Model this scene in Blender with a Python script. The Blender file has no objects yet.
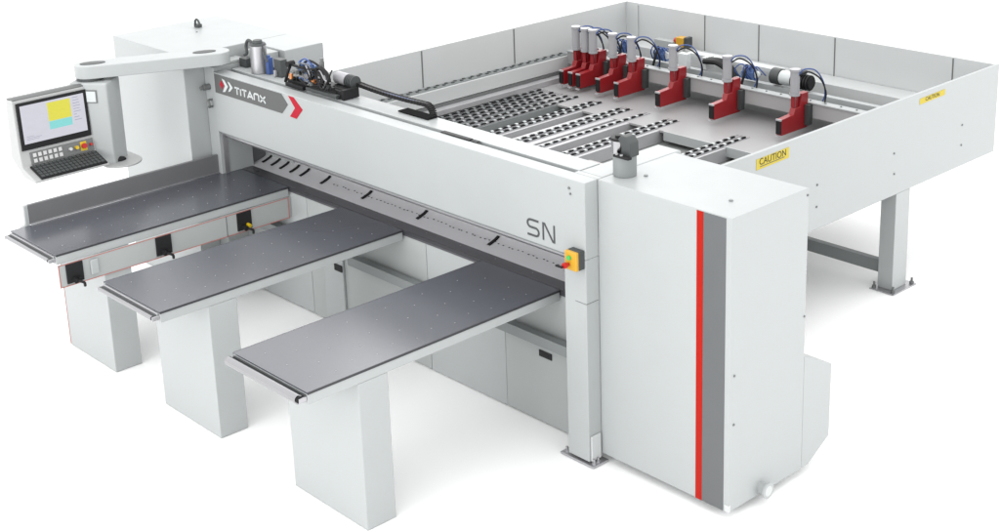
import bpy, bmesh, math, random
from mathutils import Vector, Matrix
random.seed(7)
S = bpy.context.scene
C = S.collection

# ---------------------------------------------------------------- camera
cam_d = bpy.data.cameras.new('camera')
cam = bpy.data.objects.new('camera', cam_d); C.objects.link(cam)
CR = Vector((0.676738, 0.735438, -0.034012)); CU = Vector((-0.190099, 0.219184, 0.956985)); CB = Vector((0.711258, -0.641163, 0.288136))
m = Matrix((CR, CU, CB)).transposed().to_4x4()
m.translation = Vector((9.572647, -5.665687, 4.554177))
cam.matrix_world = m
cam_d.sensor_width = 36.0
cam_d.lens = 36.0 * 1457.062 / 1000.0
cam_d.shift_x = -0.0005
cam_d.shift_y = -0.1352
cam_d.clip_end = 500
S.camera = cam

# ---------------------------------------------------------------- light
w = bpy.data.worlds.new("World"); S.world = w; w.use_nodes = True
bg = w.node_tree.nodes['Background']
bg.inputs[0].default_value = (1.0, 1.0, 1.0, 1); bg.inputs[1].default_value = 1.85

def area(name, loc, target, size, power, col=(1, 1, 1)):
    d = bpy.data.lights.new(name, 'AREA'); d.shape = 'SQUARE'; d.size = size; d.energy = power; d.color = col
    o = bpy.data.objects.new(name, d); C.objects.link(o); o.location = loc
    o.rotation_euler = (Vector(target) - Vector(loc)).to_track_quat('-Z', 'Y').to_euler()
    return o
area('front_fill_lamp', (3.0, -14.0, 3.6), (2.2, 0, 0.6), 6.0, 420)  # added area lamp that lifts the front faces and the floor
area('table_sheen_lamp', (-9.0, 11.5, 8.0), (1.5, -1.0, 1.0), 7.0, 330)  # added area lamp that puts a sheen on the table tops

S.view_settings.view_transform = 'Standard'
S.view_settings.look = 'None'
S.view_settings.exposure = 0.09
S.view_settings.gamma = 1
S.render.engine = 'CYCLES'
S.cycles.max_bounces = 8

# ---------------------------------------------------------------- materials
SCALE = .55      # the studio light is about 1.8 times unit white
def srgb(r, g, b):
    def f(c):
        c /= 255.0
        return c / 12.92 if c <= .04045 else ((c + .055) / 1.055) ** 2.4
    return (f(r)*SCALE, f(g)*SCALE, f(b)*SCALE, 1)

def mat(name, col, rough=.5, metal=0.0, vary=.03, bump=0.0, scale=6.0, spec=.5, rvary=.08, aniso=None):
    m = bpy.data.materials.new(name); m.use_nodes = True
    nt = m.node_tree; b = nt.nodes['Principled BSDF']
    b.inputs['Metallic'].default_value = metal
    b.inputs['Specular IOR Level'].default_value = spec
    tc = nt.nodes.new('ShaderNodeTexCoord')
    n = nt.nodes.new('ShaderNodeTexNoise'); n.inputs['Scale'].default_value = scale; n.inputs['Detail'].default_value = 2
    mp = nt.nodes.new('ShaderNodeMapping')
    if aniso: mp.inputs['Scale'].default_value = aniso
    nt.links.new(tc.outputs['Object'], mp.inputs[0]); nt.links.new(mp.outputs[0], n.inputs[0])
    r = nt.nodes.new('ShaderNodeMapRange')
    r.inputs[1].default_value = .1; r.inputs[2].default_value = .9
    r.inputs[3].default_value = 1 - vary; r.inputs[4].default_value = 1 + vary
    nt.links.new(n.outputs[0], r.inputs[0])
    mx = nt.nodes.new('ShaderNodeVectorMath'); mx.operation = 'SCALE'
    mx.inputs[0].default_value = col[:3]
    nt.links.new(r.outputs[0], mx.inputs['Scale']); nt.links.new(mx.outputs[0], b.inputs['Base Color'])
    r2 = nt.nodes.new('ShaderNodeMapRange')
    r2.inputs[3].default_value = max(.02, rough - rvary); r2.inputs[4].default_value = min(1, rough + rvary)
    nt.links.new(n.outputs[0], r2.inputs[0]); nt.links.new(r2.outputs[0], b.inputs['Roughness'])
    if bump:
        n2 = nt.nodes.new('ShaderNodeTexNoise'); n2.inputs['Scale'].default_value = 220; n2.inputs['Detail'].default_value = 2
        nt.links.new(tc.outputs['Object'], n2.inputs[0])
        bp = nt.nodes.new('ShaderNodeBump'); bp.inputs['Strength'].default_value = bump; bp.inputs['Distance'].default_value = .001
        nt.links.new(n2.outputs[0], bp.inputs['Height']); nt.links.new(bp.outputs[0], b.inputs['Normal'])
    return m

M = {}
M['white'] = mat('white_powder_coat', (.365, .383, .383, 1), .42, spec=.35, bump=.12, vary=.015)
M['offwhite'] = mat('offwhite_powder_coat', (.352, .370, .366, 1), .42, spec=.35, bump=.12, vary=.02)
M['wallgrey'] = mat('lightened_sheet_paint', (.50, .515, .513, 1), .40, vary=.03, scale=2.0)  # same paint as outside, lightened to offset the dim interior
M['railgrey'] = mat('grey_painted_rail', (.20, .215, .215, 1), .45)
M['plate'] = mat('grey_table_sheet', (.325, .322, .325, 1), .45, vary=.04, scale=3, spec=.5)
M['pan'] = mat('grey_lower_pan', (.25, .26, .255, 1), .45, vary=.06, scale=3)
M['alu'] = mat('brushed_aluminium', (.42, .42, .435, 1), .34, metal=.75, aniso=(40, 1, 1), vary=.06)
M['aluflat'] = mat('matt_aluminium', (.42, .42, .43, 1), .42, metal=.25, vary=.05)
M['chrome'] = mat('polished_steel', (.36, .36, .37, 1), .16, metal=1, vary=.03)
M['top'] = mat('dark_laminate_top', (.074, .078, .093, 1), .26, vary=.05, scale=1.6, spec=.95, rvary=0)
M['toplate'] = mat('dark_machine_table', (.085, .085, .095, 1), .30, metal=.3, vary=.04, scale=3, spec=.6, aniso=(.6, 4, 1))
M['edge'] = mat('dark_edge_band', (.03, .03, .035, 1), .5)
M['black'] = mat('black_plastic', (.012, .012, .013, 1), .55, spec=.25)
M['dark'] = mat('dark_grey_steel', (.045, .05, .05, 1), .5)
M['midgrey'] = mat('mid_grey_metal', (.13, .135, .135, 1), .45)
M['stripegrey'] = mat('grey_stripe_paint', srgb(117, 120, 122), .4)
M['labelgrey'] = mat('grey_label', srgb(112, 113, 113), .5)
M['stripered'] = mat('red_stripe_paint', (.36, .010, .004, 1), .5, spec=.12)
M['markred'] = mat('red_mark', (.38, .014, .030, 1), .5, spec=.12)
M['pinstripe'] = mat('red_pinstripe', srgb(226, 132, 122), .5)
M['print'] = mat('white_print', (.52, .55, .55, 1), .5)
M['darkprint'] = mat('dark_grey_print', srgb(88, 90, 92), .5)
M['red'] = mat('red_gripper_paint', (.25, .010, .014, 1), .36, vary=.08)
M['yellow'] = mat('yellow_label', srgb(232, 208, 40), .45)
M['orange'] = mat('yellow_switch_box', srgb(255, 196, 60), .4)
M['btn_red'] = mat('red_button', (.42, .012, .01, 1), .35)
M['btn_green'] = mat('green_button', (.06, .42, .10, 1), .35)
M['btn_yellow'] = mat('yellow_button', (.55, .38, .01, 1), .35)
M['blue'] = mat('blue_air_hose', (.04, .08, .24, 1), .4)
M['bluebox'] = mat('blue_valve_body', (.12, .20, .40, 1), .4)
M['copper'] = mat('copper_fitting', (.55, .22, .08, 1), .35, metal=.6)
M['cyl'] = mat('grey_white_cylinder', (.34, .34, .355, 1), .33, metal=.1)
M['keycap'] = mat('white_key_caps', (.5, .5, .5, 1), .4)
M['fence'] = mat('grey_fence_plate', (.135, .137, .142, 1), .40, vary=.06)
M['matteblack'] = mat('matt_black_rubber', (.012, .012, .013, 1), .95, spec=.05)
M['rollersteel'] = mat('dark_roller_steel', (.30, .30, .31, 1), .18, metal=1, vary=.03)
M['beige'] = mat('warm_pale_cover', (.36, .335, .33, 1), .5)
M['hole'] = mat('white_air_nozzle', (.30, .30, .31, 1), .4)
M['terminal'] = mat('terminal_housing', (.37, .375, .375, 1), .45)
M['termtop'] = mat('grey_terminal_hood', (.13, .135, .135, 1), .45)
M['steel'] = mat('sheen_bright_steel', (.68, .68, .70, 1), .28, metal=.2, vary=.01, rvary=0, scale=1.5)  # colour brightened to imitate reflected light on the table
M['floor'] = mat('white_studio_floor', (.97, .97, .97, 1), .9, vary=0.0, spec=.1)

def screen_mat():
    m = bpy.data.materials.new('lit_screen'); m.use_nodes = True
    nt = m.node_tree; b = nt.nodes['Principled BSDF']
    b.inputs['Base Color'].default_value = (.02, .02, .02, 1); b.inputs['Roughness'].default_value = .3
    return m, nt, b
SCALE = 1.0
def emis(name, col, s=1.0):
    m, nt, b = screen_mat(); m.name = name
    b.inputs['Emission Color'].default_value = col; b.inputs['Emission Strength'].default_value = s
    n = nt.nodes.new('ShaderNodeTexNoise'); n.inputs['Scale'].default_value = 9
    r = nt.nodes.new('ShaderNodeMapRange'); r.inputs[3].default_value = s * .94; r.inputs[4].default_value = s * 1.04
    nt.links.new(n.outputs[0], r.inputs[0]); nt.links.new(r.outputs[0], b.inputs['Emission Strength'])
    return m
M['scr'] = emis('screen_glow', srgb(206, 206, 216), .95)
M['scr_y'] = emis('screen_yellow', srgb(222, 216, 66), .95)
M['scr_c'] = emis('screen_cyan', srgb(132, 214, 212), .95)
M['scr_t'] = emis('screen_text', srgb(150, 152, 175), .9)

# ---------------------------------------------------------------- helpers
def bx(bm, x0, x1, y0, y1, z0, z1):
    v = [bm.verts.new(p) for p in ((x0,y0,z0),(x1,y0,z0),(x1,y1,z0),(x0,y1,z0),(x0,y0,z1),(x1,y0,z1),(x1,y1,z1),(x0,y1,z1))]
    for f in ((0,3,2,1),(4,5,6,7),(0,1,5,4),(1,2,6,5),(2,3,7,6),(3,0,4,7)):
        bm.faces.new([v[i] for i in f])
    return v

def prism(bm, pts, ax, a0, a1):
    """extrude a closed 2-D outline along axis ax ('x','y','z')"""
    def P(p, a):
        if ax == 'x': return (a, p[0], p[1])
        if ax == 'y': return (p[0], a, p[1])
        return (p[0], p[1], a)
    A = [bm.verts.new(P(p, a0)) for p in pts]; B = [bm.verts.new(P(p, a1)) for p in pts]
    n = len(pts); fs = [bm.faces.new(A), bm.faces.new(B[::-1])]
    for i in range(n):
        fs.append(bm.faces.new((A[i], B[i], B[(i+1) % n], A[(i+1) % n])))
    bmesh.ops.recalc_face_normals(bm, faces=fs)

def cyl(bm, p0, p1, r, r1=None, n=20, cap=True):
    p0 = Vector(p0); p1 = Vector(p1); r1 = r if r1 is None else r1
    d = (p1 - p0).normalized(); a = d.orthogonal().normalized(); b = d.cross(a)
    A = []; B = []
    for i in range(n):
        t = 2*math.pi*i/n; o = a*math.cos(t) + b*math.sin(t)
        A.append(bm.verts.new(p0 + o*r)); B.append(bm.verts.new(p1 + o*r1))
    for i in range(n): bm.faces.new((A[i], A[(i+1) % n], B[(i+1) % n], B[i]))
    if cap: bm.faces.new(A[::-1]); bm.faces.new(B)

def tube(bm, pts, r, n=8):
    """smooth hose through the points (Catmull-Rom)"""
    P = [Vector(p) for p in pts]; Q = []
    E = [P[0]*2 - P[1]] + P + [P[-1]*2 - P[-2]]
    for i in range(len(P)-1):
        a, b, c, d = E[i:i+4]
        for k in range(6):
            t = k/6
            Q.append(.5*((2*b) + (c-a)*t + (2*a-5*b+4*c-d)*t*t + (3*b-a-3*c+d)*t**3))
    Q.append(P[-1]); rings = []; ref = None
    for i, q in enumerate(Q):
        d = (Q[min(i+1, len(Q)-1)] - Q[max(i-1, 0)]).normalized()
        a = d.orthogonal().normalized() if ref is None else (ref - d*ref.dot(d)).normalized()
        ref = a; b = d.cross(a)
        rings.append([bm.verts.new(q + (a*math.cos(2*math.pi*j/n) + b*math.sin(2*math.pi*j/n))*r) for j in range(n)])
    for A, B in zip(rings, rings[1:]):
        for j in range(n): bm.faces.new((A[j], A[(j+1) % n], B[(j+1) % n], B[j]))
    bm.faces.new(rings[0][::-1]); bm.faces.new(rings[-1])

def stroke(bm, pts, w, y0, y1, closed=False):
    """flat lettering stroke in the x-z plane, mitred"""
    P = [Vector((p[0], p[1])) for p in pts]; n = len(P); L = []; Rr = []
    for i in range(n):
        if closed: a = P[i-1]; b = P[(i+1) % n]
        else: a = P[max(i-1, 0)]; b = P[min(i+1, n-1)]
        d0 = (P[i]-a).normalized() if (P[i]-a).length > 1e-9 else (b-P[i]).normalized()
        d1 = (b-P[i]).normalized() if (b-P[i]).length > 1e-9 else d0
        t = (d0+d1).normalized() if (d0+d1).length > 1e-6 else d0
        nn = Vector((-t.y, t.x)); k = 1/max(.45, nn.dot(Vector((-d0.y, d0.x))))
        L.append(P[i] + nn*w/2*k); Rr.append(P[i] - nn*w/2*k)
    rng = range(n) if closed else range(n-1)
    for i in rng:
        j = (i+1) % n
        prism(bm, [L[i][:], L[j][:], Rr[j][:], Rr[i][:]], 'y', y0, y1)

def obj(name, fn, m, parent=None, bevel=0, smooth=True, label=None):
    bm = bmesh.new(); fn(bm)
    me = bpy.data.meshes.new(name); bm.to_mesh(me); bm.free()
    me.materials.append(M[m] if isinstance(m, str) else m)
    if smooth:
        for p in me.polygons: p.use_smooth = True
        me.set_sharp_from_angle(angle=math.radians(35))
    o = bpy.data.objects.new(name, me); C.objects.link(o)
    if parent:
        o.parent = parent
        # world coordinates are kept in the mesh: undo the parents' offsets
        off = Vector((0, 0, 0)); q = parent
        while q: off += q.location; q = q.parent
        o.location = -off
    if bevel:
        b = o.modifiers.new('bevel', 'BEVEL'); b.width = bevel; b.segments = 2; b.limit_method = 'ANGLE'; b.harden_normals = True
    if label: o['label'] = label
    return o

def box(name, m, d, parent=None, bevel=.004, label=None):
    return obj(name, lambda bm: bx(bm, *d), m, parent, bevel, True, label)

def many(name, fn, m, places, parent, bevel=0):
    o = obj(name, fn, m, parent, bevel); base = o.location.copy(); o.location = base + Vector(places[0])
    for p in places[1:]:
        c = o.copy(); C.objects.link(c); c.parent = parent; c.location = base + Vector(p)

def thing(name, label, cat, loc=(0, 0, 0), group=None):
    o = bpy.data.objects.new(name, None); C.objects.link(o); o.location = loc
    o.empty_display_size = .1
    o['label'] = label; o['category'] = cat
    if group: o['group'] = group
    return o
def tag(o, label, cat, group=None):
    o['label'] = label; o['category'] = cat
    if group: o['group'] = group
    return o

# ---------------------------------------------------------------- setting
fl = obj('floor', lambda bm: bx(bm, -60, 60, -40, 90, -.1, 0), 'floor'); fl['kind'] = 'structure'

# ================================================================ THE SAW BODY
XL, XR = 0.0, 3.992          # beam ends
ZT, ZB = 1.83, 1.353
saw = thing('panel_saw', 'long white saw beam and base, from the grey badge to the letters SN', 'panel saw', (2.0, .1, 0))

def beam(bm):
    # C-section front plate with the top lip and the groove
    bx(bm, XL, XR, 0.0, .112, ZB, ZT)
obj('beam', beam, 'white', saw, .005)
box('beam_top_strip', 'white', (XL + .02, 3.795, .160, .336, 1.74, ZT - .002), saw)
box('beam_groove', 'midgrey', (XL + .02, 3.799, .113, .159, 1.70, 1.802), saw, 0)
box('beam_light_block', 'aluflat', (XL + .02, 3.79, .151, .60, 1.356, 1.66), saw, 0)  # hidden filler, added to block light leaking under the beam
obj('beam_light_block_front', lambda bm: bx(bm, XL + .02, 3.79, .1185, .1505, 1.356, 1.69), 'aluflat', saw, 0)  # front piece of the added light-blocking filler
def groove_cover(bm):
    bx(bm, 2.58, 2.86, .112, .150, 1.8305, 1.837)
    bx(bm, 2.875, 2.93, .112, .150, 1.8305, 1.835)
obj('groove_cover', groove_cover, 'black', saw, .002)
box('beam_end_block', 'white', (3.80, XR - .001, .151, .855, 1.62, ZT - .001), saw, .012)
box('beam_end_cover', 'beige', (3.20, 3.795, .345, .86, 1.40, 1.60), saw, .01)
box('beam_end_filler', 'white', (3.8005, XR - .001, .1125, .1505, 1.62, ZT - .0008), saw, 0)
def beam_bolt(bm):
    cyl(bm, (3.868, .001, 1.775), (3.868, -.006, 1.775), .008)
obj('bolt', beam_bolt, 'midgrey', saw)
obj('bolt', lambda bm: cyl(bm, (3.878, .001, 1.742), (3.878, -.006, 1.742), .007), 'midgrey', saw)
# lip and pressure strip under the beam
box('beam_lip', 'railgrey', (XL + .01, 3.79, .012, .05, ZB - .014, ZB - .001), saw, .002)
def pressure(bm):
    prism(bm, [(.06, ZB - .002), (.055, ZB - .05), (.10, ZB - .085), (.24, ZB - .085), (.24, ZB - .002)], 'x', XL + .01, 3.79)
obj('pressure_bar', pressure, 'alu', saw, .003)
box('pressure_beam_core', 'white', (XL + .01, 3.79, .56, .72, 1.03, 1.35), saw)
# main table
box('machine_table', 'toplate', (-.02, 3.81, .186, .70, .955, 1.0), saw, .003)
box('table_edge', 'edge', (.0, 3.8, .178, .1855, .975, .9985), saw, .001)
random.seed(11)
many('table_screw', lambda bm: cyl(bm, (0, 0, 1.0), (0, 0, 1.0012), .004, n=8), 'hole', [(.1 + i*.176, .25 + .05*(i % 2), 0) for i in range(21)], saw)
RAMP = [(.285, 1.0002), (.31, 1.003), (.34, 1.009), (.375, 1.019), (.42, 1.033), (.455, 1.052), (.482, 1.078), (.50, 1.112), (.507, 1.16), (.51, 1.25)]
obj('table_sheen_ramp', lambda bm: prism(bm, RAMP + [(.555, 1.25), (.555, 1.0002)], 'x', -.04, 3.79), 'steel', saw, 0)  # curved shape added to imitate the reflection gradient on the flat table
rs = random.Random(4)
many('ramp_slot', lambda bm: prism(bm, [(.402, 1.0285), (.408, 1.0305), (.408, 1.0325), (.402, 1.0305)], 'x', -.007, .007), 'darkprint', [(.95 + i*.046 + rs.uniform(-.01, .01), rs.uniform(-.012, .004), rs.uniform(-.002, .0)) for i in range(61)], saw)
for fx in (-.004, .118, .239, .378, .513, .786, 1.301, 1.939, 2.691):
    obj('stop_finger', lambda bm: prism(bm, [(.355, 1.0155), (.39, 1.0235), (.43, 1.0375), (.450, 1.050), (.448, 1.059), (.425, 1.045), (.385, 1.031), (.353, 1.023)], 'x', fx + .028, fx + .053), 'black', saw, .002)
# base
box('base_panel', 'white', (-.05, .86, .19, .7, .012, .954), saw)
box('base_panel', 'offwhite', (.864, 2.268, .19, .7, .008, .954), saw)
box('base_panel', 'white', (2.272, 3.05, .19, .7, .008, .954), saw)
box('base_panel', 'offwhite', (3.053, 3.82, .19, .7, .012, .954), saw)
box('base_pillar', 'white', (1.06, 1.30, .170, .1885, .012, .62), saw)
box('handle_slot', 'black', (1.205, 1.298, .160, .1695, .475, .527), saw, .002)
box('handle_slot', 'black', (3.375, 3.490, .183, .1895, .478, .522), saw, .002)
for x0, x1 in ((.02, .62), (1.46, 2.30), (3.0, 3.81)):
    box('cross_rail', 'railgrey', (x0, x1, .10, .160, .60, .672), saw, .003)
# right post
box('post', 'white', (3.813, XR - .0005, 0.0, .119, .03, ZB - .001), saw, .004)
box('post_seam', 'midgrey', (3.90, XR + .0005, -.0008, .10, 1.072, 1.076), saw, 0)
def post_cover(bm):
    bx(bm, XR, XR + .012, .012, .095, .03, .20)
obj('post_foot_cover', post_cover, 'wallgrey', saw, .006)
def foot_plate(bm, x0, x1, y0, y1):
    bx(bm, x0, x1, y0, y1, .004, .018)
def foot_bolts(bm, x0, x1, y0, y1):
    for x in (x0, x1):
        for y in (y0, y1):
            cyl(bm, (x, y, .018), (x, y, .05), .008, n=10); cyl(bm, (x, y, .018), (x, y, .03), .016, n=6)
obj('foot_plate', lambda bm: foot_plate(bm, 3.752, 4.035, -.012, .125), 'alu', saw, .002)
obj('foot_bolt', lambda bm: foot_bolts(bm, 3.78, 4.012, .02, .055), 'alu', saw)
# left column
box('left_column', 'white', (-.135, -.001, .005, .30, .02, 1.862), saw, .006)
box('column_cap', 'offwhite', (-.125, .0, .121, .30, 1.863, 1.885), saw, .004)
box('opening_edge_strip', 'alu', (-.0008, .008, .03, .07, 1.0, ZB - .016), saw, .001)
obj('column_knob', lambda bm: (cyl(bm, (-.075, .004, 1.70), (-.075, -.05, 1.70), .024), cyl(bm, (-.075, -.05, 1.70), (-.075, -.075, 1.70), .016)), 'midgrey', saw)
obj('column_hook', lambda bm: tube(bm, [(-.05, .003, 1.60), (-.05, -.03, 1.60), (-.03, -.035, 1.57), (-.05, -.03, 1.545), (-.05, .003, 1.545)], .009), 'midgrey', saw)

# badge on the beam
bd = obj('badge', lambda bm: prism(bm, [(.022, 1.822), (.93, 1.822), (1.004, 1.752), (.922, 1.672), (.022, 1.672)], 'y', -.003, -.0005), 'labelgrey', saw, 0)
obj('badge_emblem', lambda bm: prism(bm, [(.092, 1.748), (.125, 1.785), (.150, 1.75), (.125, 1.713)], 'y', -.0045, -.0032), 'markred', bd, 0)
def chev(bm):
    prism(bm, [(.132, 1.800), (.168, 1.794), (.214, 1.750), (.168, 1.700), (.132, 1.694), (.172, 1.748)], 'y', -.006, -.0046)
    prism(bm, [(.212, 1.790), (.240, 1.786), (.282, 1.752), (.240, 1.716), (.212, 1.710), (.244, 1.751)], 'y', -.006, -.0046)
obj('badge_chevrons', chev, 'print', bd, 0)
def titanx(bm):
    z0, z1, w = 1.708, 1.760, .013
    y = (-.0045, -.0032)
    x = .305
    def st(p): stroke(bm, p, w, *y)
    st([(x, z1), (x+.062, z1)]); st([(x+.031, z1), (x+.031, z0)])              # T
    x = .385; st([(x, z1), (x, z0)])                                            # I
    x = .405; st([(x, z1), (x+.062, z1)]); st([(x+.031, z1), (x+.031, z0)])     # T
    x = .478; st([(x, z0), (x+.036, z1), (x+.072, z0)]); st([(x+.02, z0+.016), (x+.052, z0+.016)])  # A
    x = .568; st([(x, z0), (x, z1-.010), (x+.010, z1), (x+.050, z1), (x+.060, z1-.010), (x+.060, z0)])  # N
    x = .648; st([(x, z1), (x+.068, z0)]); st([(x, z0), (x+.068, z1)])          # X
obj('badge_lettering', titanx, 'print', bd, 0)
obj('red_chevron', lambda bm: prism(bm, [(1.018, 1.822), (1.084, 1.822), (1.188, 1.747), (1.103, 1.664), (1.022, 1.668), (1.094, 1.744)], 'y', -.003, -.0005), 'markred', saw, 0)
def sn(bm):
    y = (-.003, -.0005)
    S_ = []
    def arc(cx, cz, rx, rz, a0, a1, n=8):
        return [(cx + rx*math.cos(math.radians(a0+(a1-a0)*i/n)), cz + rz*math.sin(math.radians(a0+(a1-a0)*i/n))) for i in range(n+1)]
    p = [(3.600, 1.498)] + arc(3.53, 1.474, .026, .024, 90, 270) + arc(3.575, 1.425, .026, .025, 90, -90) + [(3.503, 1.400)]
    stroke(bm, p, .013, *y)
    stroke(bm, [(3.640, 1.394), (3.640, 1.500), (3.652, 1.500), (3.722, 1.400), (3.734, 1.400), (3.734, 1.506)], .012, *y)
obj('model_lettering', sn, 'darkprint', saw, 0)

# ================================================================ RIGHT CABINET
cab = thing('saw_cabinet', 'tall white cabinet at the near end with a vertical red and grey stripe', 'machine cabinet', (4.5, .45, 0))
def cabody(bm): bx(bm, XR + .0015, 4.985, .106, .789, .055, ZT)
obj('body', cabody, 'white', cab, .006)
obj('red_stripe', lambda bm: bx(bm, 4.742, 4.789, .1035, .1056, .056, ZT - .006), 'stripered', cab, 0)
obj('grey_stripe', lambda bm: bx(bm, 4.790, 4.945, .1035, .1056, .056, ZT - .006), 'stripegrey', cab, 0)
def hood(bm):
    prism(bm, [(.7895, .79), (1.068, .648), (1.064, .172), (.86, .06), (.7895, .058)], 'x', 4.35, 4.984)
obj('rear_hood', hood, 'white', cab, .005)
def pipe(bm):
    cyl(bm, (4.95, .40, .10), (5.03, .40, .10), .036)
obj('outlet_pipe', lambda bm: (cyl(bm, (4.98, .395, .098), (5.03, .395, .098), .034), cyl(bm, (5.03, .395, .098), (5.045, .395, .098), .048)), 'white', cab, .002)
obj('outlet_bore', lambda bm: cyl(bm, (5.0452, .395, .098), (5.0458, .395, .098), .032), 'wallgrey', cab)
for a, b_ in ((4.163, .338), (4.799, .326)):
    obj('bolt', lambda bm: cyl(bm, (a, b_, ZT), (a, b_, ZT + .008), .012), 'railgrey', cab)
for y, z in ((.775, 1.79), (.775, 1.05), (.14, .9), (.14, .6)):
    obj('screw', lambda bm: cyl(bm, (4.985, y, z), (4.990, y, z), .007, n=10), 'midgrey', cab)
for x, y in ((4.05, .2), (4.9, .2), (4.9, .7), (4.05, .7)):
    obj('foot', lambda bm: cyl(bm, (x, y, 0.001), (x, y, .056), .03), 'wallgrey', cab)
box('corner_clip', 'wallgrey', (4.955, 4.988, .1015, .120, .058, .10), cab, .002)

# dust port on top with its motor
dm = thing('feed_motor', 'short chrome and black motor on a grey round base, on top of the striped cabinet', 'motor', (4.06, .29, ZT))
obj('base_can', lambda bm: cyl(bm, (4.055, .275, ZT + .001), (4.055, .275, ZT + .125), .070, n=32), 'railgrey', dm, .003)
obj('chrome_can', lambda bm: cyl(bm, (4.01, .275, ZT + .126), (4.01, .275, ZT + .205), .046, n=32), 'chrome', dm, .002)
obj('can_cap', lambda bm: (cyl(bm, (4.01, .275, ZT + .2055), (4.01, .275, ZT + .222), .05, n=32), cyl(bm, (4.01, .275, ZT + .222), (4.01, .275, ZT + .235), .022)), 'black', dm, .002)
def hump(bm):
    prism(bm, [(4.035, ZT + .222), (4.06, ZT + .25), (4.10, ZT + .245), (4.13, ZT + .215), (4.135, ZT + .126), (4.062, ZT + .126), (4.062, ZT + .18)], 'y', .235, .315)
obj('elbow_housing', hump, 'dark', dm, .008)
obj('mounting_flange', lambda bm: bx(bm, 4.04, 4.16, .19, .222, ZT + .127, ZT + .142), 'black', dm, .002)
for x in (4.062, 4.098):
    obj('screw', lambda bm: cyl(bm, (x, .20, ZT + .142), (x, .20, ZT + .150), .009, n=10), 'hole', dm)

# switch box on the post
sb = thing('emergency_switch', 'yellow switch box with a green button and a turned red knob, beside the letters SN', 'switch box', (3.94, 0, 1.35))
box('box_lid', 'orange', (3.888, 3.984, -.072, -.048, 1.298, 1.416), sb, .006)
box('box_base', 'dark', (3.888, 3.984, -.0475, -.001, 1.298, 1.416), sb, .005)
obj('green_button', lambda bm: cyl(bm, (3.930, -.073, 1.378), (3.930, -.085, 1.378), .014), 'btn_green', sb)
obj('red_knob', lambda bm: (cyl(bm, (3.922, -.073, 1.335), (3.922, -.093, 1.335), .010), cyl(bm, (3.922, -.093, 1.335), (3.922, -.113, 1.335), .018)), 'btn_red', sb)
obj('lock_tab', lambda bm: bx(bm, 3.865, 3.92, -.130, -.1135, 1.322, 1.332), 'black', sb, .002)

# ================================================================ SUPPORT TABLES
def nozzle_pts(x0, x1, y0, y1):
    out = []; i = 0; y = y0 + .12
    while y < y1 - .05:
        for k in range(3):
            x = x0 + (x1-x0)*((.2, .5, .8) if i % 2 == 0 else (.34, .64, .86))[k]
            out.append((x, y))
        y += .145; i += 1
    return out
def table(x0, x1, label, roller, flat):
    yf, ye = -1.733, .174
    t = thing('support_table', label, 'support table', ((x0+x1)/2, -.8, 0), 'air cushion tables in front of the saw')
    tp = box('table_top', 'top', (x0, x1, yf, ye, .990, 1.0), t, .0015)
    obj('edge_band', lambda bm: (bx(bm, x0 - .004, x0 - .0002, yf, ye, .988, .9995), bx(bm, x1 + .0002, x1 + .004, yf, ye, .986, .9995)), 'edge', tp, 0)
    many('air_nozzle', lambda bm: cyl(bm, (0, 0, 1.0), (0, 0, 1.0011), .0038, n=8), 'hole', [(x, y, 0) for x, y in nozzle_pts(x0, x1, yf, ye)], tp)
    def tray(bm):
        bx(bm, x0 + .003, x1 - .001, yf + .001, ye, .925, .9875)
    obj('side_frame', tray, 'white', t, .004)
    obj('frame_rib', lambda bm: (bx(bm, x0 + .12, x0 + .16, yf + .05, -1.40, .90, .9245), bx(bm, x1 - .16, x1 - .12, yf + .05, -1.40, .90, .9245)), 'offwhite', t, .002)
    if flat:
        obj('front_rail', lambda bm: bx(bm, x0 + .01, x1 - .01, yf - .016, yf - .004, .970, .990), 'alu', t, .003)
        obj('roller_shadow_gap', lambda bm: bx(bm, x0 + .012, x1 - .012, yf - .028, yf - .0165, .962, .974), 'dark', t, 0)  # dark bar standing in for the shade between rail and roller
        obj('roller', lambda bm: cyl(bm, (x0 + .018, yf - .044, .968), (x1 - .018, yf - .044, .968), .014), 'rollersteel', t)
    else:
        obj('front_rail', lambda bm: bx(bm, x0 + .01, x1 - .01, yf - .012, yf - .001, .955, .984), 'dark', t, .001)
        obj('roller', lambda bm: cyl(bm, (x0 + .012, yf - .042, .966), (x1 - .022, yf - .042, .966), .027, n=28), 'rollersteel', t)
        obj('roller_end', lambda bm: cyl(bm, (x1 - .0215, yf - .042, .966), (x1 - .012, yf - .042, .966), .020, n=20), 'black', t)
    def br(bm, xx): bx(bm, xx, xx + .010, yf - .052, yf - .002, .948, .976)
    obj('roller_bracket', lambda bm: br(bm, x0 - .004), 'alu', t, .003)
    obj('roller_bracket', lambda bm: br(bm, x1 - .014), 'alu', t, .003)
    obj('leg', lambda bm: bx(bm, x0 + .003, x1 - .002, -1.396, -1.187, .002, .9245), 'white', t, .005)
    return t
T1 = table(-.037, .657, 'farthest support table, with black sockets under its edge and a grey fence on it', 'thin', True)
T2 = table(1.335, 2.042, 'middle support table of the three, between its two neighbours', 'thin', True)
T3 = table(2.866, 3.59, 'nearest support table, with a thick chrome roller, ending beside the yellow switch box', 'thick', False)
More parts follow.
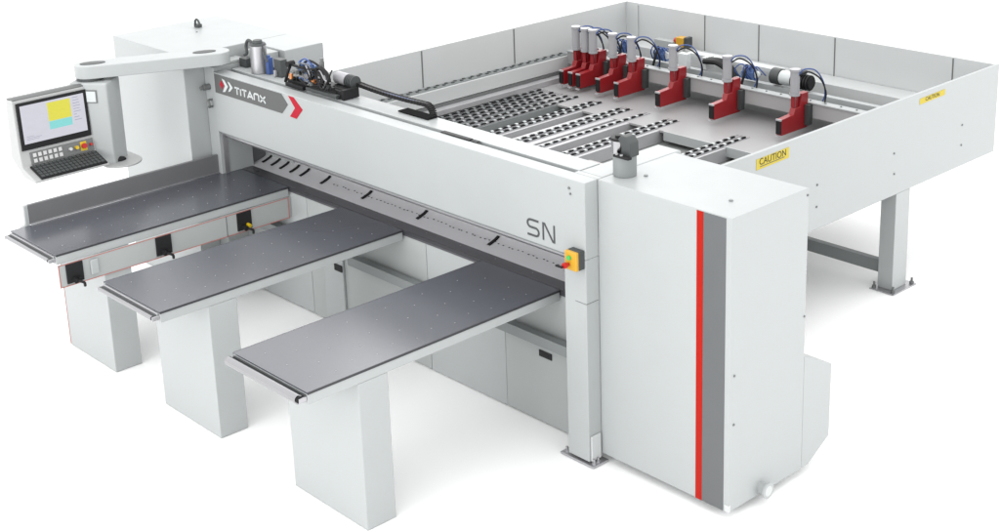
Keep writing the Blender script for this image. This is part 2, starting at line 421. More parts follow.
# side panel with sockets under the far table
sp = box('side_panel', 'offwhite', (.6575, .668, -1.732, .172, .755, .9235), T1, .003)
for y0 in (-1.68, -.99, -.31):
    sk = box('socket', 'black', (.6685, .680, y0, y0 + .125, .775, .915), T1, .003)
    obj('socket_plug', lambda bm: (cyl(bm, (.68, y0 + .05, .80), (.718, y0 + .05, .795), .018, n=12),
                                   cyl(bm, (.68, y0 + .085, .80), (.708, y0 + .085, .795), .014, n=12),
                                   tube(bm, [(.718, y0 + .06, .795), (.738, y0 + .09, .78), (.728, y0 + .10, .75)], .010)), 'black', sk)
obj('yellow_plug', lambda bm: cyl(bm, (.6815, -.225, .812), (.718, -.225, .808), .014, n=12), 'btn_yellow', T1)
def pins(bm):
    x = .6685
    bx(bm, x, x + .002, -1.73, .16, .916, .9205)
    bx(bm, x, x + .002, -1.72, .16, .757, .762)
    bx(bm, x, x + .002, .152, .158, .762, .92)
    bx(bm, x, x + .002, -1.73, -1.724, .757, .92)
obj('red_pinstripe', pins, 'pinstripe', T1, 0)
obj('red_pinstripe', lambda bm: bx(bm, -.034, -.028, -1.3985, -1.3962, .01, .899), 'pinstripe', T1, 0)
box('panel_bracket', 'white', (.6685, .685, -1.50, -1.44, .79, .90), T1, .01)
box('panel_seam', 'midgrey', (.6685, .6705, -.40, -.394, .756, .915), T1, 0)

# side fence beside the far table
fen = thing('side_fence', 'long grey fence plate standing along the left edge of the farthest support table', 'fence', (-.06, -.7, 1.0))
box('fence_plate', 'fence', (-.075, -.045, -1.58, .68, 1.002, 1.150), fen, .003)
box('fence_strip', 'alu', (-.0448, -.036, -1.58, .68, 1.002, 1.012), fen, .001)
box('end_cap', 'white', (-.078, -.0445, -1.612, -1.581, .985, 1.150), fen, .004)
box('end_bracket', 'aluflat', (-.085, -.040, -1.645, -1.612, .985, 1.0), fen, .002)
obj('guide_head', lambda bm: (bx(bm, -.044, -.02, .16, .32, 1.270, 1.290), cyl(bm, (-.044, .18, 1.275), (-.01, .18, 1.275), .022), cyl(bm, (-.044, .24, 1.280), (-.005, .24, 1.280), .026), cyl(bm, (-.044, .30, 1.275), (-.015, .30, 1.275), .018), bx(bm, -.044, -.036, .10, .36, 1.235, 1.245)), 'black', fen, .002)

# ================================================================ LEFT ELECTRICAL CABINET
ec = thing('electrical_cabinet', 'big plain white cabinet behind the swing arm, at the far left of the saw', 'machine cabinet', (-.5, .3, 0))
box('body', 'white', (-1.235, -.138, -.172, .816, .01, 1.967), ec, .006)
box('side_box', 'white', (-.137, .338, .445, .815, .8, 1.966), ec, .006)
LX, LY = -.93, .44
obj('lifting_eye', lambda bm: (bx(bm, LX - .04, LX + .02, LY, LY + .04, 1.968, 1.995), tube(bm, [(LX - .02, LY, 1.99), (LX - .01, LY, 2.03), (LX + .02, LY, 2.04), (LX + .05, LY, 2.01), (LX + .055, LY, 1.985)], .009)), 'dark', ec)
obj('screw', lambda bm: cyl(bm, (-.78, .35, 1.967), (-.78, .35, 1.972), .008, n=10), 'midgrey', ec)
def latch(bm):
    bx(bm, -.66, -.50, -.20, -.173, .90, .91)
    bx(bm, -.60, -.54, -.215, -.173, .912, .93)
    tube(bm, [(-.60, -.19, .91), (-.5, -.21, .86), (-.38, -.19, .80), (-.30, -.175, .76)], .006)
    tube(bm, [(-.66, -.19, .91), (-.56, -.21, .84), (-.42, -.19, .78)], .006)
obj('door_cable', latch, 'midgrey', ec)

# blade lift motor on top of the column
bm_ = thing('lift_motor', 'tall silver cylinder with a dark cap and cable at the badge end of the beam', 'motor', (.12, .30, ZT))
mx_, my_ = .300, .235
obj('motor_can', lambda bm: cyl(bm, (mx_, my_, ZT + .0), (mx_, my_, ZT + .215), .064, n=32), 'alu', bm_, .003)
obj('motor_cap', lambda bm: (cyl(bm, (mx_, my_, ZT + .2155), (mx_, my_, ZT + .232), .067, .056, n=32), cyl(bm, (mx_, my_, ZT + .232), (mx_, my_, ZT + .255), .040, .034, n=24)), 'dark', bm_, .003)
obj('cable', lambda bm: tube(bm, [(mx_-.03, my_-.02, ZT + .225), (mx_-.08, my_-.03, ZT + .245), (mx_-.115, my_-.03, ZT + .20), (mx_-.115, my_-.03, ZT + .14), (mx_-.15, my_-.03, ZT + .12)], .013), 'dark', bm_)
obj('cable', lambda bm: tube(bm, [(mx_+.03, my_, ZT + .225), (mx_+.07, my_, ZT + .20), (mx_+.09, my_, ZT + .15), (mx_+.12, my_, ZT + .10)], .009), 'dark', bm_)
obj('blue_valve', lambda bm: (bx(bm, mx_+.085, mx_+.125, my_, my_+.045, ZT + .0, ZT + .13), cyl(bm, (mx_+.105, my_+.02, ZT + .13), (mx_+.105, my_+.02, ZT + .15), .012)), 'blue', bm_, .004)
box('valve_base', 'dark', (mx_+.060, mx_+.084, my_, my_+.05, ZT, ZT+.11), bm_, .003)
box('connector_box', 'dark', (mx_+.185, mx_+.275, my_+.01, my_+.07, ZT + .0, ZT + .135), bm_, .004)
box('connector_plug', 'cyl', (mx_+.20, mx_+.225, my_-.01, my_+.0095, ZT + .01, ZT + .05), bm_, .003)
box('motor_mount', 'dark', (.01, .10, .24, .30, ZT + .001, ZT + .070), bm_, .004)
box('motor_housing', 'offwhite', (.01, .27, .315, .44, ZT + .001, ZT + .125), bm_, .008)

# ================================================================ SWING ARM TERMINAL
term = thing('control_terminal', 'operator terminal with a lit screen and key panel, hanging from the white swing arm', 'control terminal', (-.3, -.8, 1.3))
ar0 = Vector((-.37, -.83)); ar1 = Vector((.03, .02)); dr = (ar1-ar0).normalized(); nr = Vector((-dr.y, dr.x))
def armf(bm):
    pts = []; r0, r1 = .11, .11
    for i in range(13):
        a = math.pi/2 + math.pi*i/12
        pts.append(tuple(ar0 + dr*math.cos(a)*r0 + nr*math.sin(a)*r0))
    for i in range(13):
        a = -math.pi/2 + math.pi*i/12
        pts.append(tuple(ar1 + dr*math.cos(a)*r1 + nr*math.sin(a)*r1))
    prism(bm, pts, 'z', 1.902, 1.998)
obj('swing_arm', armf, 'white', term, .006)
def slotcap(bm, c0, z0=1.9985, r=.075):
    pts = [tuple(c0 + dr*math.cos(t)*r*1.25 + nr*math.sin(t)*r*.6) for t in [2*math.pi*i/24 for i in range(24)]]
    prism(bm, pts, 'z', z0, z0 + .004)
obj('arm_cap', lambda bm: slotcap(bm, ar0 + dr*.03), 'dark', term)
obj('arm_cap', lambda bm: slotcap(bm, ar1 - dr*.08, r=.07), 'dark', term)
obj('arm_joint', lambda bm: cyl(bm, (ar0.x, ar0.y, 1.880), (ar0.x, ar0.y, 1.9015), .100, n=32), 'dark', term)
def colm(bm):
    a = math.radians(38); d = Vector((math.cos(a), math.sin(a))); n = Vector((-math.sin(a), math.cos(a)))
    c = Vector((-.35, -.81))
    p = [c + d*u*.150 + n*v*.12 for u, v in ((-1, -1), (1, -1), (1, 1), (-1, 1))]
    prism(bm, [tuple(q) for q in p], 'z', 1.235, 1.879)
colo = obj('column', colm, 'white', term, .018)
def rfid(bm):
    a = math.radians(38); d = Vector((math.cos(a), math.sin(a))); n = Vector((-math.sin(a), math.cos(a)))
    c = Vector((-.35, -.81)) - n*.121 + d*.02
    for k, (s, zc, off) in enumerate(((.048, 1.70, 0),)):
        p = [c - d*s, c + d*s, c + d*s - n*.004, c - d*s - n*.004]
        prism(bm, [tuple(q) for q in p], 'z', zc + .025, zc + .125)
obj('switch_plate', rfid, 'midgrey', colo)
def rfid2(bm):
    a = math.radians(38); d = Vector((math.cos(a), math.sin(a))); n = Vector((-math.sin(a), math.cos(a)))
    c = Vector((-.35, -.81)) - n*.1255 + d*.022
    p = [c - d*.036, c + d*.036, c + d*.036 - n*.004, c - d*.036 - n*.004]
    prism(bm, [tuple(q) for q in p], 'z', 1.735, 1.815)
obj('switch_rocker', rfid2, 'print', colo)
# console housing: side profile in x-z, extruded along y
prof = [(-.44, 1.40), (-.41, 1.845), (-.325, 1.858), (-.300, 1.852), (-.285, 1.47), (-.262, 1.355), (-.075, 1.300), (-.07, 1.282), (-.26, 1.282)]
def housing(bm):
    prism(bm, prof, 'y', -1.487, -.903)
hs = obj('housing', housing, 'terminal', term, .006)
obj('hood', lambda bm: prism(bm, [(-.41, 1.8465), (-.41, 1.860), (-.325, 1.874), (-.302, 1.860), (-.302, 1.8535), (-.325, 1.8595)], 'y', -1.48, -.91), 'termtop', term, .003)
# tilted frame: screen plane from (-.300,1.855) to (-.285,1.47)
def onface(bm, y0, y1, s0, s1, off, th, A=(-.300, 1.855), B=(-.285, 1.47)):
    a = Vector(A); b = Vector(B); d = (b-a); n = Vector((-d.y, d.x)).normalized()
    if n.x < 0: n = -n
    q = [a + d*s0 + n*off, a + d*s1 + n*off, a + d*s1 + n*(off+th), a + d*s0 + n*(off+th)]
    prism(bm, [tuple(v) for v in q], 'y', y0, y1)
bz = obj('bezel', lambda bm: onface(bm, -1.468, -.918, .06, .98, .0005, .012), 'black', term, .004)
sc = obj('screen', lambda bm: onface(bm, -1.442, -.944, .12, .86, .013, .001), 'scr', bz, 0)
obj('screen_window', lambda bm: onface(bm, -1.235, -1.055, .16, .52, .0143, .001), 'scr_y', sc, 0)
obj('screen_window', lambda bm: onface(bm, -1.235, -1.055, .525, .68, .0143, .001), 'scr_c', sc, 0)
def txt(bm):
    random.seed(5)
    for i in range(9):
        onface(bm, -1.035, -1.035 + random.uniform(.02, .06), .16 + i*.055, .17 + i*.055, .0143, .001)
    for i in range(3):
        onface(bm, -1.42, -1.42 + random.uniform(.05, .12), .78 - i*.03, .787 - i*.03, .0143, .001)
obj('screen_text', txt, 'scr_t', sc, 0)
PA, PB = (-.285, 1.47), (-.262, 1.355)
pn = obj('key_panel', lambda bm: onface(bm, -1.415, -.915, .12, .92, .0005, .006, PA, PB), 'midgrey', term, .002)
for r_ in range(2):
    for k in range(6):
        y = -1.395 + k*.040
        obj('key', lambda bm: onface(bm, y, y + .026, .22 + r_*.35, .46 + r_*.35, .0068, .006, PA, PB), 'keycap', pn, .001)
def btn(y, r, m, h=.02, nm='button'):
    s = .5; a = Vector(PA); b = Vector(PB); p = a + (b-a)*s; n = Vector((-(b-a).y, (b-a).x)).normalized()
    if n.x < 0: n = -n
    p0 = p + n*.0068; p1 = p + n*(.0068 + h)
    obj(nm, lambda bm: cyl(bm, (p0.x, y, p0.y), (p1.x, y, p1.y), r), m, pn)
btn(-1.105, .012, 'keycap', nm='small_button')
btn(-1.055, .014, 'btn_yellow', nm='yellow_button')
obj('stop_button_plate', lambda bm: onface(bm, -1.022, -.972, .22, .80, .0068, .003, PA, PB), 'btn_yellow', pn, 0)
btn(-.997, .019, 'btn_red', .026, nm='stop_button')
btn(-.940, .010, 'btn_red', nm='small_button')
# tray
def tray(bm):
    pts = [(-.42, -.892)]
    for i in range(15):
        a = math.radians(-68 + 158*i/14)
        pts.append((-.215 + .165*math.cos(a), -.74 + .16*math.sin(a)))
    pts.append((-.42, -.58))
    prism(bm, pts, 'z', 1.236, 1.250)
obj('mouse_tray', tray, 'terminal', term, .004)
kb = thing('keyboard', 'black keyboard on the sloping shelf below the screen', 'keyboard', (-.17, -1.17, 1.33))
KA, KB = (-.262, 1.355), (-.075, 1.300)
obj('keyboard_base', lambda bm: onface(bm, -1.44, -.915, .06, 1.02, .001, .012, KA, KB), 'black', kb, .003)
d_ = (Vector((KB[0], 0, KB[1])) - Vector((KA[0], 0, KA[1])))
many('key', lambda bm: onface(bm, 0, .026, .10, .245, .0135, .007, KA, KB), 'dark', [tuple(d_*(.18*r_) + Vector((0, -1.43 + k*.0315, 0))) for r_ in range(5) for k in range(16)], kb, .001)
ms = obj('computer_mouse', lambda bm: bmesh.ops.create_uvsphere(bm, u_segments=20, v_segments=12, radius=1, matrix=Matrix.Translation((-.215, -.745, 1.252)) @ Matrix.Diagonal((.034, .055, .028, 1))), 'black')
def halve(me):
    for v in me.vertices:
        if v.co.z < 1.2512: v.co.z = 1.2512
halve(ms.data)
tag(ms, 'small black mouse on the white tray beside the keyboard', 'mouse')

# ================================================================ REAR ENCLOSURE
WX0, WX1, WY1, WT, WB = -.217, 3.834, 4.925, 1.545, .806
enc = thing('rear_enclosure', 'large open rectangular grey white guard frame around the rear roller table', 'machine frame', (1.8, 2.9, 0))
lw = obj('left_wall', lambda bm: bx(bm, WX0 - .03, WX0, .75, WY1 + .03, WB, WT), 'wallgrey', enc, .004)
bw = obj('back_wall', lambda bm: bx(bm, WX0 + .0005, WX1 - .0305, WY1, WY1 + .03, WB, WT), 'wallgrey', enc, .004)
rw = obj('right_wall', lambda bm: bx(bm, WX1 - .03, WX1, .80, WY1 + .03, WB, WT), 'white', enc, .004)
for y in (1.2, 2.25, 3.37):
    obj('panel_joint', lambda bm: bx(bm, WX0 + .0005, WX0 + .004, y - .006, y + .006, 1.2, WT - .01), 'midgrey', lw, 0)
for x in (.795, 1.438, 2.274, 3.435):
    obj('panel_joint', lambda bm: bx(bm, x - .005, x + .005, WY1 - .004, WY1 - .0005, 1.0, WT - .01), 'midgrey', bw, 0)
box('wall_brace', 'wallgrey', (WX0 + .001, WX0 + .16, WY1 - .012, WY1 - .0055, 1.19, WT - .02), enc, 0)
for y, z in ((3.467, 1.145), (3.48, .98), (4.424, 1.152), (4.427, .985), (1.28, 1.16), (1.28, .98), (2.5, 1.145), (2.5, .98)):
    obj('screw', lambda bm: cyl(bm, (WX1, y, z), (WX1 + .006, y, z), .008, n=10), 'midgrey', rw)
# caution labels on the right wall, the words drawn with the built-in font
def caution(y0, y1, z0, z1, small):
    lb = obj('caution_label', lambda bm: prism(bm, [(y0, z0), (y1, z0 + .006), (y1, z1 + .006), (y0, z1)], 'x', WX1 + .0006, WX1 + .002), 'yellow', rw, 0)
    def word(s, size, y, z):
        cu = bpy.data.curves.new('lettering', 'FONT'); cu.body = s; cu.size = size; cu.extrude = .0004; cu.align_x = 'CENTER'; cu.align_y = 'CENTER'
        tmp = bpy.data.objects.new('lettering_tmp', cu); C.objects.link(tmp)
        dg = bpy.context.evaluated_depsgraph_get(); me = bpy.data.meshes.new_from_object(tmp.evaluated_get(dg))
        bpy.data.objects.remove(tmp)
        me.transform(Matrix.Translation((WX1 + .0026, y, z)) @ Matrix.Rotation(math.pi/2, 4, 'Z') @ Matrix.Rotation(math.pi/2, 4, 'X'))
        me.materials.clear(); me.materials.append(M['black'])
        o = bpy.data.objects.new('lettering', me); C.objects.link(o); o.parent = lb
        off = Vector((0, 0, 0)); q = lb
        while q: off += q.location; q = q.parent
        o.location = -off
    if not small: obj('label_line', lambda bm: prism(bm, [(y0 + .04, z0 + .016), (y1 - .05, z0 + .021), (y1 - .05, z0 + .026), (y0 + .04, z0 + .021)], 'x', WX1 + .0022, WX1 + .003), 'darkprint', lb, 0)
    word('CAUTION', .066 if not small else .044, (y0+y1)/2, (z0+z1)/2 + (.012 if not small else .004))
caution(1.80, 2.16, 1.425, 1.502, False)
caution(3.785, 4.14, 1.455, 1.502, True)
# rear legs
obj('leg', lambda bm: bx(bm, 3.70, WX1 - .001, 3.529, 3.72, .012, WB - .001), 'white', enc, .004)
obj('foot_plate', lambda bm: bx(bm, 3.665, 3.885, 3.47, 3.79, .002, .012), 'alu', enc, .002)
def lv(bm):
    for x, y in ((3.69, 3.50), (3.86, 3.50), (3.86, 3.76), (3.69, 3.76)):
        cyl(bm, (x, y, .012), (x, y, .06), .009, n=10); cyl(bm, (x, y, .012), (x, y, .03), .018, n=6)
obj('levelling_bolts', lv, 'midgrey', enc)
obj('leg', lambda bm: bx(bm, -.24, -.10, 3.529, 3.72, .012, WB - .001), 'white', enc, .004)
obj('leg_cross_bar', lambda bm: bx(bm, -.099, 3.699, 3.60, 3.66, .10, .20), 'railgrey', enc, .003)  # grey colour carries the shading inside the frame
# floor sheets
obj('rear_plate', lambda bm: bx(bm, WX0 + .001, WX1 - .031, 3.20, WY1 - .001, .955, .975), 'plate', enc, .002)
obj('plate_lip', lambda bm: bx(bm, 1.80, WX1 - .031, 3.18, 3.199, .90, .980), 'white', enc, .001)
obj('lower_pan', lambda bm: bx(bm, WX0 + .001, WX1 - .031, .80, 4.9, .84, .86), 'pan', enc, .002)
# left guide rail with its own wheels
gl = obj('side_guide', lambda bm: bx(bm, WX0 + .001, -.10, .8, 4.0, 1.055, 1.185), 'wallgrey', enc, .004)
obj('side_guide_groove', lambda bm: bx(bm, -.0995, -.088, .8, 3.9, 1.028, 1.052), 'midgrey', enc, 0)
obj('side_guide_ledge', lambda bm: bx(bm, -.0995, -.005, .8, 3.85, .975, 1.025), 'aluflat', enc, .004)
def gw(bm):
    bx(bm, WX0 + .015, WX0 + .038, 0, .028, 1.193, 1.200)
many('guide_wheel', gw, 'dark', [(.03*(i % 2), .82 + i*.052, 0) for i in range(61)], gl, .002)
obj('side_guide_track', lambda bm: bx(bm, WX0 + .005, -.125, .8, 3.99, 1.1852, 1.1925), 'railgrey', enc, 0)
# back ledge
obj('back_ledge', lambda bm: bx(bm, WX0 + .001, WX1 - .031, 4.66, WY1 - .005, 1.03, 1.190), 'wallgrey', enc, .004)

# ================================================================ ROLLER RAILS
def rail(rows, y0, y1, label, wide, m='aluflat', sm='print'):
    xa = min(rows); xb = max(rows); cx = (xa+xb)/2
    t = thing('roller_rail', label, 'roller rail', (cx, (y0+y1)/2, .86), 'roller rails of the rear table')
    def body(bm):
        bx(bm, xa - wide, xb + wide, y0, y1, .862, .972)
    obj('rail_body', body, m, t, .003)
    n = 0
    for q, x in enumerate(rows):
        ph = y0 + .03 + (.048 if q % 2 else 0)
        ch_ = obj('wheel_channel', lambda bm: (bx(bm, x - .021, x - .0165, y0, y1, .9725, .980), bx(bm, x + .0165, x + .021, y0, y1, .9725, .980)), 'alu', t, 0)
        k = int((y1 - .02 - ph)/.095) + 1
        many('wheel', lambda bm: (cyl(bm, (x - .0070, 0, .969), (x + .0070, 0, .969), .024, n=16), bx(bm, x - .0085, x + .0085, -.030, .030, .9725, .9885)), 'black', [(0, ph + .095*i, 0) for i in range(k)], ch_)
        many('spacer', lambda bm: bx(bm, x - .013, x + .013, -.013, .013, .973, .9885), sm, [(0, ph + .048 + .095*i, 0) for i in range(k - 1)], ch_)
    return t
rail([.055, .13], .72, 3.47, 'dark double roller rail right next to the side guide, farthest from the camera', .03, 'midgrey', 'railgrey')
rail([.215, .295], .72, 3.47, 'double roller rail second from the side guide, under the tightly bunched grippers', .03, 'railgrey', 'aluflat')
rail([.40, .49], .72, 3.48, 'double roller rail third from the side guide', .03, 'railgrey', 'aluflat')
rail([.715, .785], .72, 3.49, 'double roller rail fourth from the side guide, first one standing apart', .05)
rail([1.055, 1.13], .72, 3.51, 'wide double roller rail in the middle of the rear table, left of the single one', .09)
rail([1.33], .72, 3.52, 'only roller rail with a single row of wheels', .07)
rail([1.605, 1.68], .72, 3.50, 'double roller rail right of the single row rail, passing behind the black elbow motor', .06)
rail([2.345, 2.42], .72, 3.52, 'short visible double roller rail emerging behind the striped cabinet near the caution label', .05)

# ================================================================ PUSHER BRIDGE
br = thing('pusher_bridge', 'white cross beam over the rear table that carries the red grippers', 'pusher beam', (1.8, 4.05, 1.1))
obj('front_beam', lambda bm: bx(bm, -.10, 3.80, 3.955, 4.02, 1.105, 1.228), 'plate', br, .003)
obj('top_cap', lambda bm: bx(bm, -.10, 3.80, 3.94, 4.025, 1.229, 1.240), 'white', br, .002)
many('bolt', lambda bm: cyl(bm, (0, 3.985, 1.24), (0, 3.985, 1.248), .009, n=8), 'railgrey', [(.0 + i*.15, 0, 0) for i in range(25)], br)
obj('cable_trough', lambda bm: bx(bm, -.10, 3.80, 4.026, 4.215, 1.13, 1.165), 'dark', br, .002)
obj('rear_rail', lambda bm: bx(bm, -.10, 3.80, 4.22, 4.28, 1.13, 1.222), 'white', br, .003)
obj('rear_trough', lambda bm: bx(bm, -.10, 3.80, 4.291, 4.42, 1.10, 1.13), 'dark', br, .002)
# duct, valves and motors on the bridge
obj('cable_duct', lambda bm: bx(bm, 1.02, 2.06, 4.40, 4.50, 1.27, 1.31), 'wallgrey', br, .004)
obj('duct_end', lambda bm: bx(bm, 1.32, 1.37, 4.25, 4.36, 1.225, 1.34), 'wallgrey', br, .004)
def hose_arch(bm):
    for k in range(3):
        tube(bm, [(1.37, 4.22 + k*.035, 1.315), (1.52, 4.22 + k*.035, 1.325), (1.64, 4.22 + k*.035, 1.27), (1.70, 4.22 + k*.035, 1.18)], .026)
obj('flexible_conduit', hose_arch, 'black', br)
box('terminal_box', 'print', (1.17, 1.27, 4.10, 4.16, 1.245, 1.385), br, .006)
def valves(cx, cy):
    g = obj('valve_block', lambda bm: (bx(bm, cx - .08, cx + .08, cy, cy + .05, 1.245, 1.31), bx(bm, cx - .03, cx + .03, cy + .01, cy + .04, 1.31, 1.36)), 'bluebox', br, .004)
    def hs_(bm):
        random.seed(int(cx*100))
        for k in range(5):
            a = cx - .08 + k*.04
            tube(bm, [(a, cy - .005, 1.25), (a + random.uniform(-.03, .03), cy - .05, 1.33), (a + .03, cy - .02, 1.38), (a + .05 + random.uniform(0, .04), cy + .03, 1.30)], .006, 6)
    obj('air_hoses', hs_, 'blue', g)
    obj('pressure_gauge', lambda bm: cyl(bm, (cx + .11, cy, 1.31), (cx + .11, cy - .03, 1.31), .03), 'print', g)
    obj('black_hose', lambda bm: tube(bm, [(cx, cy - .01, 1.38), (cx + .01, cy - .06, 1.32), (cx - .005, cy - .09, 1.2)], .012, 6), 'black', g)
valves(.86, 4.20); valves(1.90, 4.18); valves(.42, 4.20)
dmot = thing('drive_motor', 'horizontal black and white motor lying on the cross beam right of the blue valves', 'motor', (2.35, 4.25, 1.3))
obj('gear_housing', lambda bm: cyl(bm, (2.12, 4.25, 1.305), (2.21, 4.25, 1.305), .072, n=24), 'dark', dmot, .004)
obj('white_can', lambda bm: cyl(bm, (2.211, 4.25, 1.305), (2.335, 4.25, 1.305), .062, n=24), 'print', dmot, .004)
def fins(bm):
    for k in range(7):
        cyl(bm, (2.336 + k*.026, 4.25, 1.300), (2.336 + k*.026 + .014, 4.25, 1.300), .068, n=20)
    cyl(bm, (2.336, 4.25, 1.300), (2.52, 4.25, 1.300), .052, n=16)
obj('finned_motor', fins, 'black', dmot)
obj('connector_box', lambda bm: bx(bm, 2.37, 2.45, 4.20, 4.28, 1.366, 1.40), 'dark', dmot, .003)
es = thing('emergency_stop', 'small yellow box with a red button on the far ledge behind the grippers', 'switch box', (.68, 4.72, 1.19))
obj('box_body', lambda bm: bx(bm, .62, .72, 4.70, 4.78, 1.25, 1.34), 'orange', es, .006)
obj('box_back', lambda bm: bx(bm, .721, .765, 4.70, 4.78, 1.245, 1.35), 'dark', es, .006)
obj('red_button', lambda bm: cyl(bm, (.619, 4.74, 1.295), (.585, 4.74, 1.295), .03), 'btn_red', es)
obj('stem', lambda bm: bx(bm, .65, .69, 4.72, 4.76, 1.191, 1.2495), 'wallgrey', es, .003)
jb = tag(obj('junction_box', lambda bm: bx(bm, .36, .60, 4.68, 4.76, 1.191, 1.29), 'offwhite', None, .005), 'pale rectangular box on the far ledge, left of the small yellow box', 'box')

# ================================================================ GRIPPERS
def make_gripper(x, label):
    t = thing('gripper', label, 'gripper', (0, 3.8, 1.0), 'red grippers on the pusher beam')
    hw = .027
    def body(bm):
        prism(bm, [(3.60, 1.022), (3.60, 1.158), (3.76, 1.168), (3.78, 1.215), (3.84, 1.215), (3.86, 1.325), (3.952, 1.325), (3.952, 1.022)], 'x', -hw, hw)
    obj('jaw_body', body, 'red', t, .004)
    obj('jaw_upper', lambda bm: bx(bm, -.028, .012, 3.786, 3.836, 1.216, 1.31), 'red', t, .003)
    obj('jaw_pad', lambda bm: (bx(bm, -hw + .004, hw - .004, 3.586, 3.5995, 1.035, 1.145)), 'black', t, .002)
    obj('jaw_tip', lambda bm: (bx(bm, -hw, hw, 3.588, 3.60, 1.146, 1.162), bx(bm, -hw + .004, hw - .010, 3.575, 3.597, 1.008, 1.021)), 'aluflat', t, .002)
    obj('mount_block', lambda bm: bx(bm, hw + .001, hw + .045, 3.90, 3.953, 1.05, 1.225), 'dark', t, .003)
    c = obj('cylinder', lambda bm: cyl(bm, (0, 3.80, 1.34), (0, 3.80, 1.520), .039, n=24), 'cyl', t, .003)
    obj('cylinder_end', lambda bm: (cyl(bm, (0, 3.80, 1.5205), (0, 3.80, 1.543), .045, n=24), cyl(bm, (0, 3.80, 1.318), (0, 3.80, 1.3395), .044, n=24)), 'cyl', c, .002)
    obj('piston_rod', lambda bm: cyl(bm, (0, 3.80, 1.216), (0, 3.80, 1.3245), .013), 'chrome', t)
    obj('air_hose', lambda bm: tube(bm, [(.036, 3.80, 1.50), (.07, 3.83, 1.545), (.13, 3.90, 1.53), (.16, 3.97, 1.42), (.14, 4.02, 1.30), (.12, 4.02, 1.245)], .006), 'blue', t)
    obj('cable', lambda bm: tube(bm, [(.036, 3.81, 1.49), (.09, 3.86, 1.52), (.155, 3.93, 1.46), (.17, 3.99, 1.34), (.15, 4.01, 1.245)], .007), 'black', t)
    t.location = (x, 3.8, 1.0)
    return t
gx = [.175, .295, .395, .645, .875, 1.37, 1.975, 2.675]
glab = ['red gripper farthest left, first of the close trio next to the left guard wall',
        'red gripper in the middle of the close trio near the left guard wall',
        'red gripper on the right of the close trio near the left guard wall',
        'red gripper standing apart just right of the close trio',
        'red gripper left of the one beside the white box, fifth counted from the left wall',
        'red gripper with a white box beside its cylinder, left of the black conduit arch',
        'red gripper between the black conduit arch and the drive motor',
        'red gripper nearest the camera, right of the drive motor']
g0 = make_gripper(gx[0], glab[0])
def children(o): return [c for c in bpy.data.objects if c.parent == o]
for x, lb in zip(gx[1:], glab[1:]):
    r = g0.copy(); C.objects.link(r); r.location = (x, 3.8, 1.0); r['label'] = lb
    for ch in children(g0):
        c = ch.copy(); C.objects.link(c); c.parent = r
        for s_ in children(ch):
            d = s_.copy(); C.objects.link(d); d.parent = c

# ================================================================ SAW CARRIAGE AND CABLE CHAIN
ca = thing('saw_carriage', 'black carriage with blue valves and hoses on the beam above the red chevron', 'saw carriage', (1.1, .25, ZT))
obj('carriage_plate', lambda bm: (bx(bm, .78, 1.38, .16, .32, ZT + .002, ZT + .05), bx(bm, .80, 1.02, .125, .16, ZT + .002, ZT + .03)), 'black', ca, .004)
obj('slide_shoe', lambda bm: bx(bm, 1.05, 1.42, .13, .17, ZT + .012, ZT + .035), 'dark', ca, .003)
def fr_(bm):
    tube(bm, [(.755, .16, ZT + .02), (.79, .16, ZT + .09), (.82, .17, ZT + .155)], .012)
    cyl(bm, (.82, .14, ZT + .165), (.82, .20, ZT + .165), .022)
    tube(bm, [(.82, .17, ZT + .16), (.98, .18, ZT + .155), (1.12, .18, ZT + .16)], .011)
obj('strut', fr_, 'black', ca)
obj('valve_body', lambda bm: (bx(bm, .87, 1.09, .18, .23, ZT + .052, ZT + .075), bx(bm, .87, 1.09, .18, .23, ZT + .112, ZT + .148)), 'bluebox', ca, .004)
obj('valve_window', lambda bm: bx(bm, .875, 1.085, .185, .225, ZT + .0755, ZT + .1115), 'cyl', ca, .002)
obj('valve_manifold', lambda bm: [bx(bm, .88 + i*.032, .90 + i*.032, .20, .25, ZT + .149, ZT + .185) for i in range(7)], 'bluebox', ca, .002)
obj('copper_fitting', lambda bm: (cyl(bm, (.85, .15, ZT + .06), (.85, .15, ZT + .10), .016), cyl(bm, (1.10, .16, ZT + .085), (1.14, .16, ZT + .085), .016)), 'copper', ca)
def hoses(bm):
    tube(bm, [(1.10, .2, ZT + .16), (1.20, .18, ZT + .19), (1.27, .18, ZT + .14), (1.27, .18, ZT + .08), (1.20, .18, ZT + .05)], .016)
    tube(bm, [(1.06, .2, ZT + .10), (1.16, .17, ZT + .15), (1.22, .17, ZT + .11), (1.18, .17, ZT + .06), (1.08, .17, ZT + .055)], .013)
    tube(bm, [(.93, .22, ZT + .18), (1.02, .2, ZT + .215), (1.12, .2, ZT + .20), (1.18, .2, ZT + .16)], .009)
    tube(bm, [(.88, .2, ZT + .05), (.97, .15, ZT + .07), (1.05, .15, ZT + .04)], .009)
obj('hose_bundle', hoses, 'black', ca)
obj('blue_hose', lambda bm: (tube(bm, [(.90, .20, ZT + .19), (.99, .19, ZT + .225), (1.08, .19, ZT + .19)], .007), tube(bm, [(1.0, .19, ZT + .06), (1.08, .18, ZT + .10), (1.14, .18, ZT + .06)], .007)), 'blue', ca)
obj('solenoid', lambda bm: (cyl(bm, (1.15, .22, ZT + .16), (1.15, .22, ZT + .225), .020), cyl(bm, (1.15, .22, ZT + .225), (1.15, .22, ZT + .25), .013), bx(bm, 1.12, 1.19, .2, .24, ZT + .13, ZT + .16)), 'midgrey', ca, .002)
obj('carriage_motor', lambda bm: cyl(bm, (1.22, .30, ZT + .105), (1.35, .30, ZT + .105), .045, n=24), 'cyl', ca, .003)
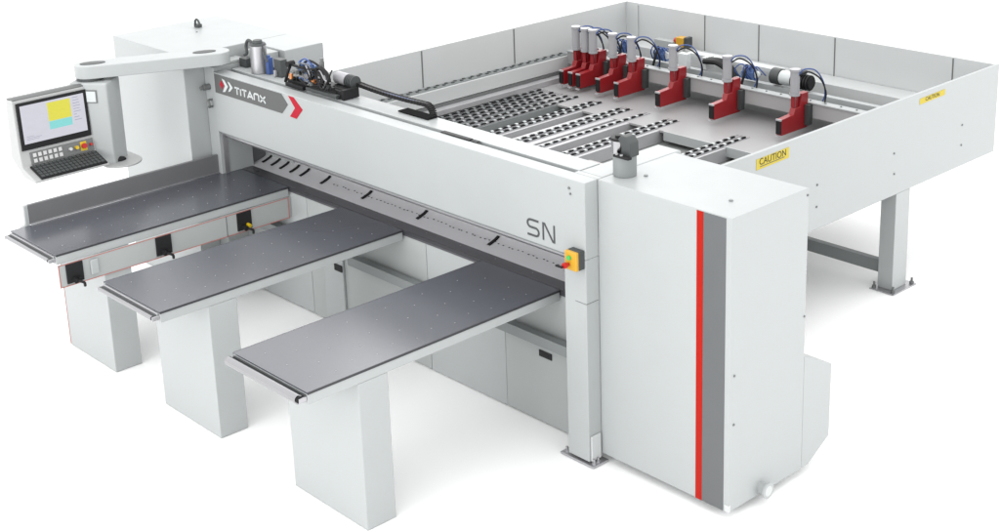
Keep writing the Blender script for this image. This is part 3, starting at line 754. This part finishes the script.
obj('motor_fins', lambda bm: [cyl(bm, (1.351 + i*.018, .30, ZT + .10), (1.361 + i*.018, .30, ZT + .10), .048, n=18) for i in range(5)], 'dark', ca)
obj('terminal_block', lambda bm: (bx(bm, 1.24, 1.44, .20, .30, ZT + .025, ZT + .065)), 'black', ca, .003)

rnd = random.Random(21)
for i in range(16):
    x = rnd.uniform(.86, 1.40); z = ZT + rnd.uniform(.05, .15 if x < 1.2 else .075); y = rnd.uniform(.12, .20)
    a = rnd.uniform(.010, .024)
    obj('fitting', lambda bm: (bx(bm, x - a, x + a, y - a*.6, y + a*.6, z - a*.7, z + a*.7), cyl(bm, (x, y - a*.6, z), (x, y - a*1.6, z), a*.4, n=10)), ('black', 'dark', 'midgrey', 'black', 'alu')[i % 5], ca, .002)
for i in range(7):
    x = rnd.uniform(.86, 1.12)
    pts = [(x + k*.06 + rnd.uniform(-.02, .02), .15 + rnd.uniform(-.02, .04), ZT + rnd.uniform(.05, .20)) for k in range(5)]
    obj('small_hose', lambda bm: tube(bm, pts, .0055, 6), ('black', 'midgrey', 'black', 'cyl')[i % 4], ca)
obj('rail_carrier', lambda bm: (bx(bm, 1.30, 1.46, .17, .20, ZT + .002, ZT + .06), bx(bm, 1.44, 1.47, .16, .30, ZT + .002, ZT + .075)), 'black', ca, .003)

ch = thing('cable_chain', 'black cable chain running from the carriage along the beam and curling down at its end', 'cable chain', (1.9, .33, ZT))
def chain_pts():
    P = []
    for i in range(26):
        t = i/25; P.append((1.40 + t*.82, .33 - .03*t, ZT + .085 - .012*math.sin(math.pi*t)))
    for i in range(1, 12):
        a = math.pi/2 - math.radians(150)*i/11
        P.append((2.22 + .055*math.cos(a) + .02*i/11, .30, ZT + .03 + .055*math.sin(a)))
    return P
def chain(bm):
    P = chain_pts()
    for i, (a, b_) in enumerate(zip(P, P[1:])):
        a = Vector(a); b2 = Vector(b_); d = b2-a; L = d.length; c = (a+b2)/2
        rot = Matrix.Translation(c) @ Vector((1, 0, 0)).rotation_difference(d.normalized()).to_matrix().to_4x4()
        for s, z0, z1 in ((-.019, -.013, .013), (.019, -.013, .013), (0, .004, .010), (0, -.010, -.004)):
            hw = .005 if s else .019
            vs = bx(bm, -L*.42, L*.42, s - hw, s + hw, z0, z1)
            for v in vs: v.co = rot @ v.co
obj('chain_links', chain, 'black', ch, .0015)
obj('cables_inside', lambda bm: (tube(bm, [(1.38, .335, ZT + .08), (1.6, .33, ZT + .078), (1.9, .32, ZT + .072), (2.2, .30, ZT + .083)], .006), tube(bm, [(1.38, .32, ZT + .083), (1.7, .31, ZT + .078), (2.2, .295, ZT + .086)], .006)), 'blue', ch)
obj('chain_guide', lambda bm: bx(bm, 1.98, 2.30, .24, .33, ZT + .001, ZT + .010), 'matteblack', ch, .002)
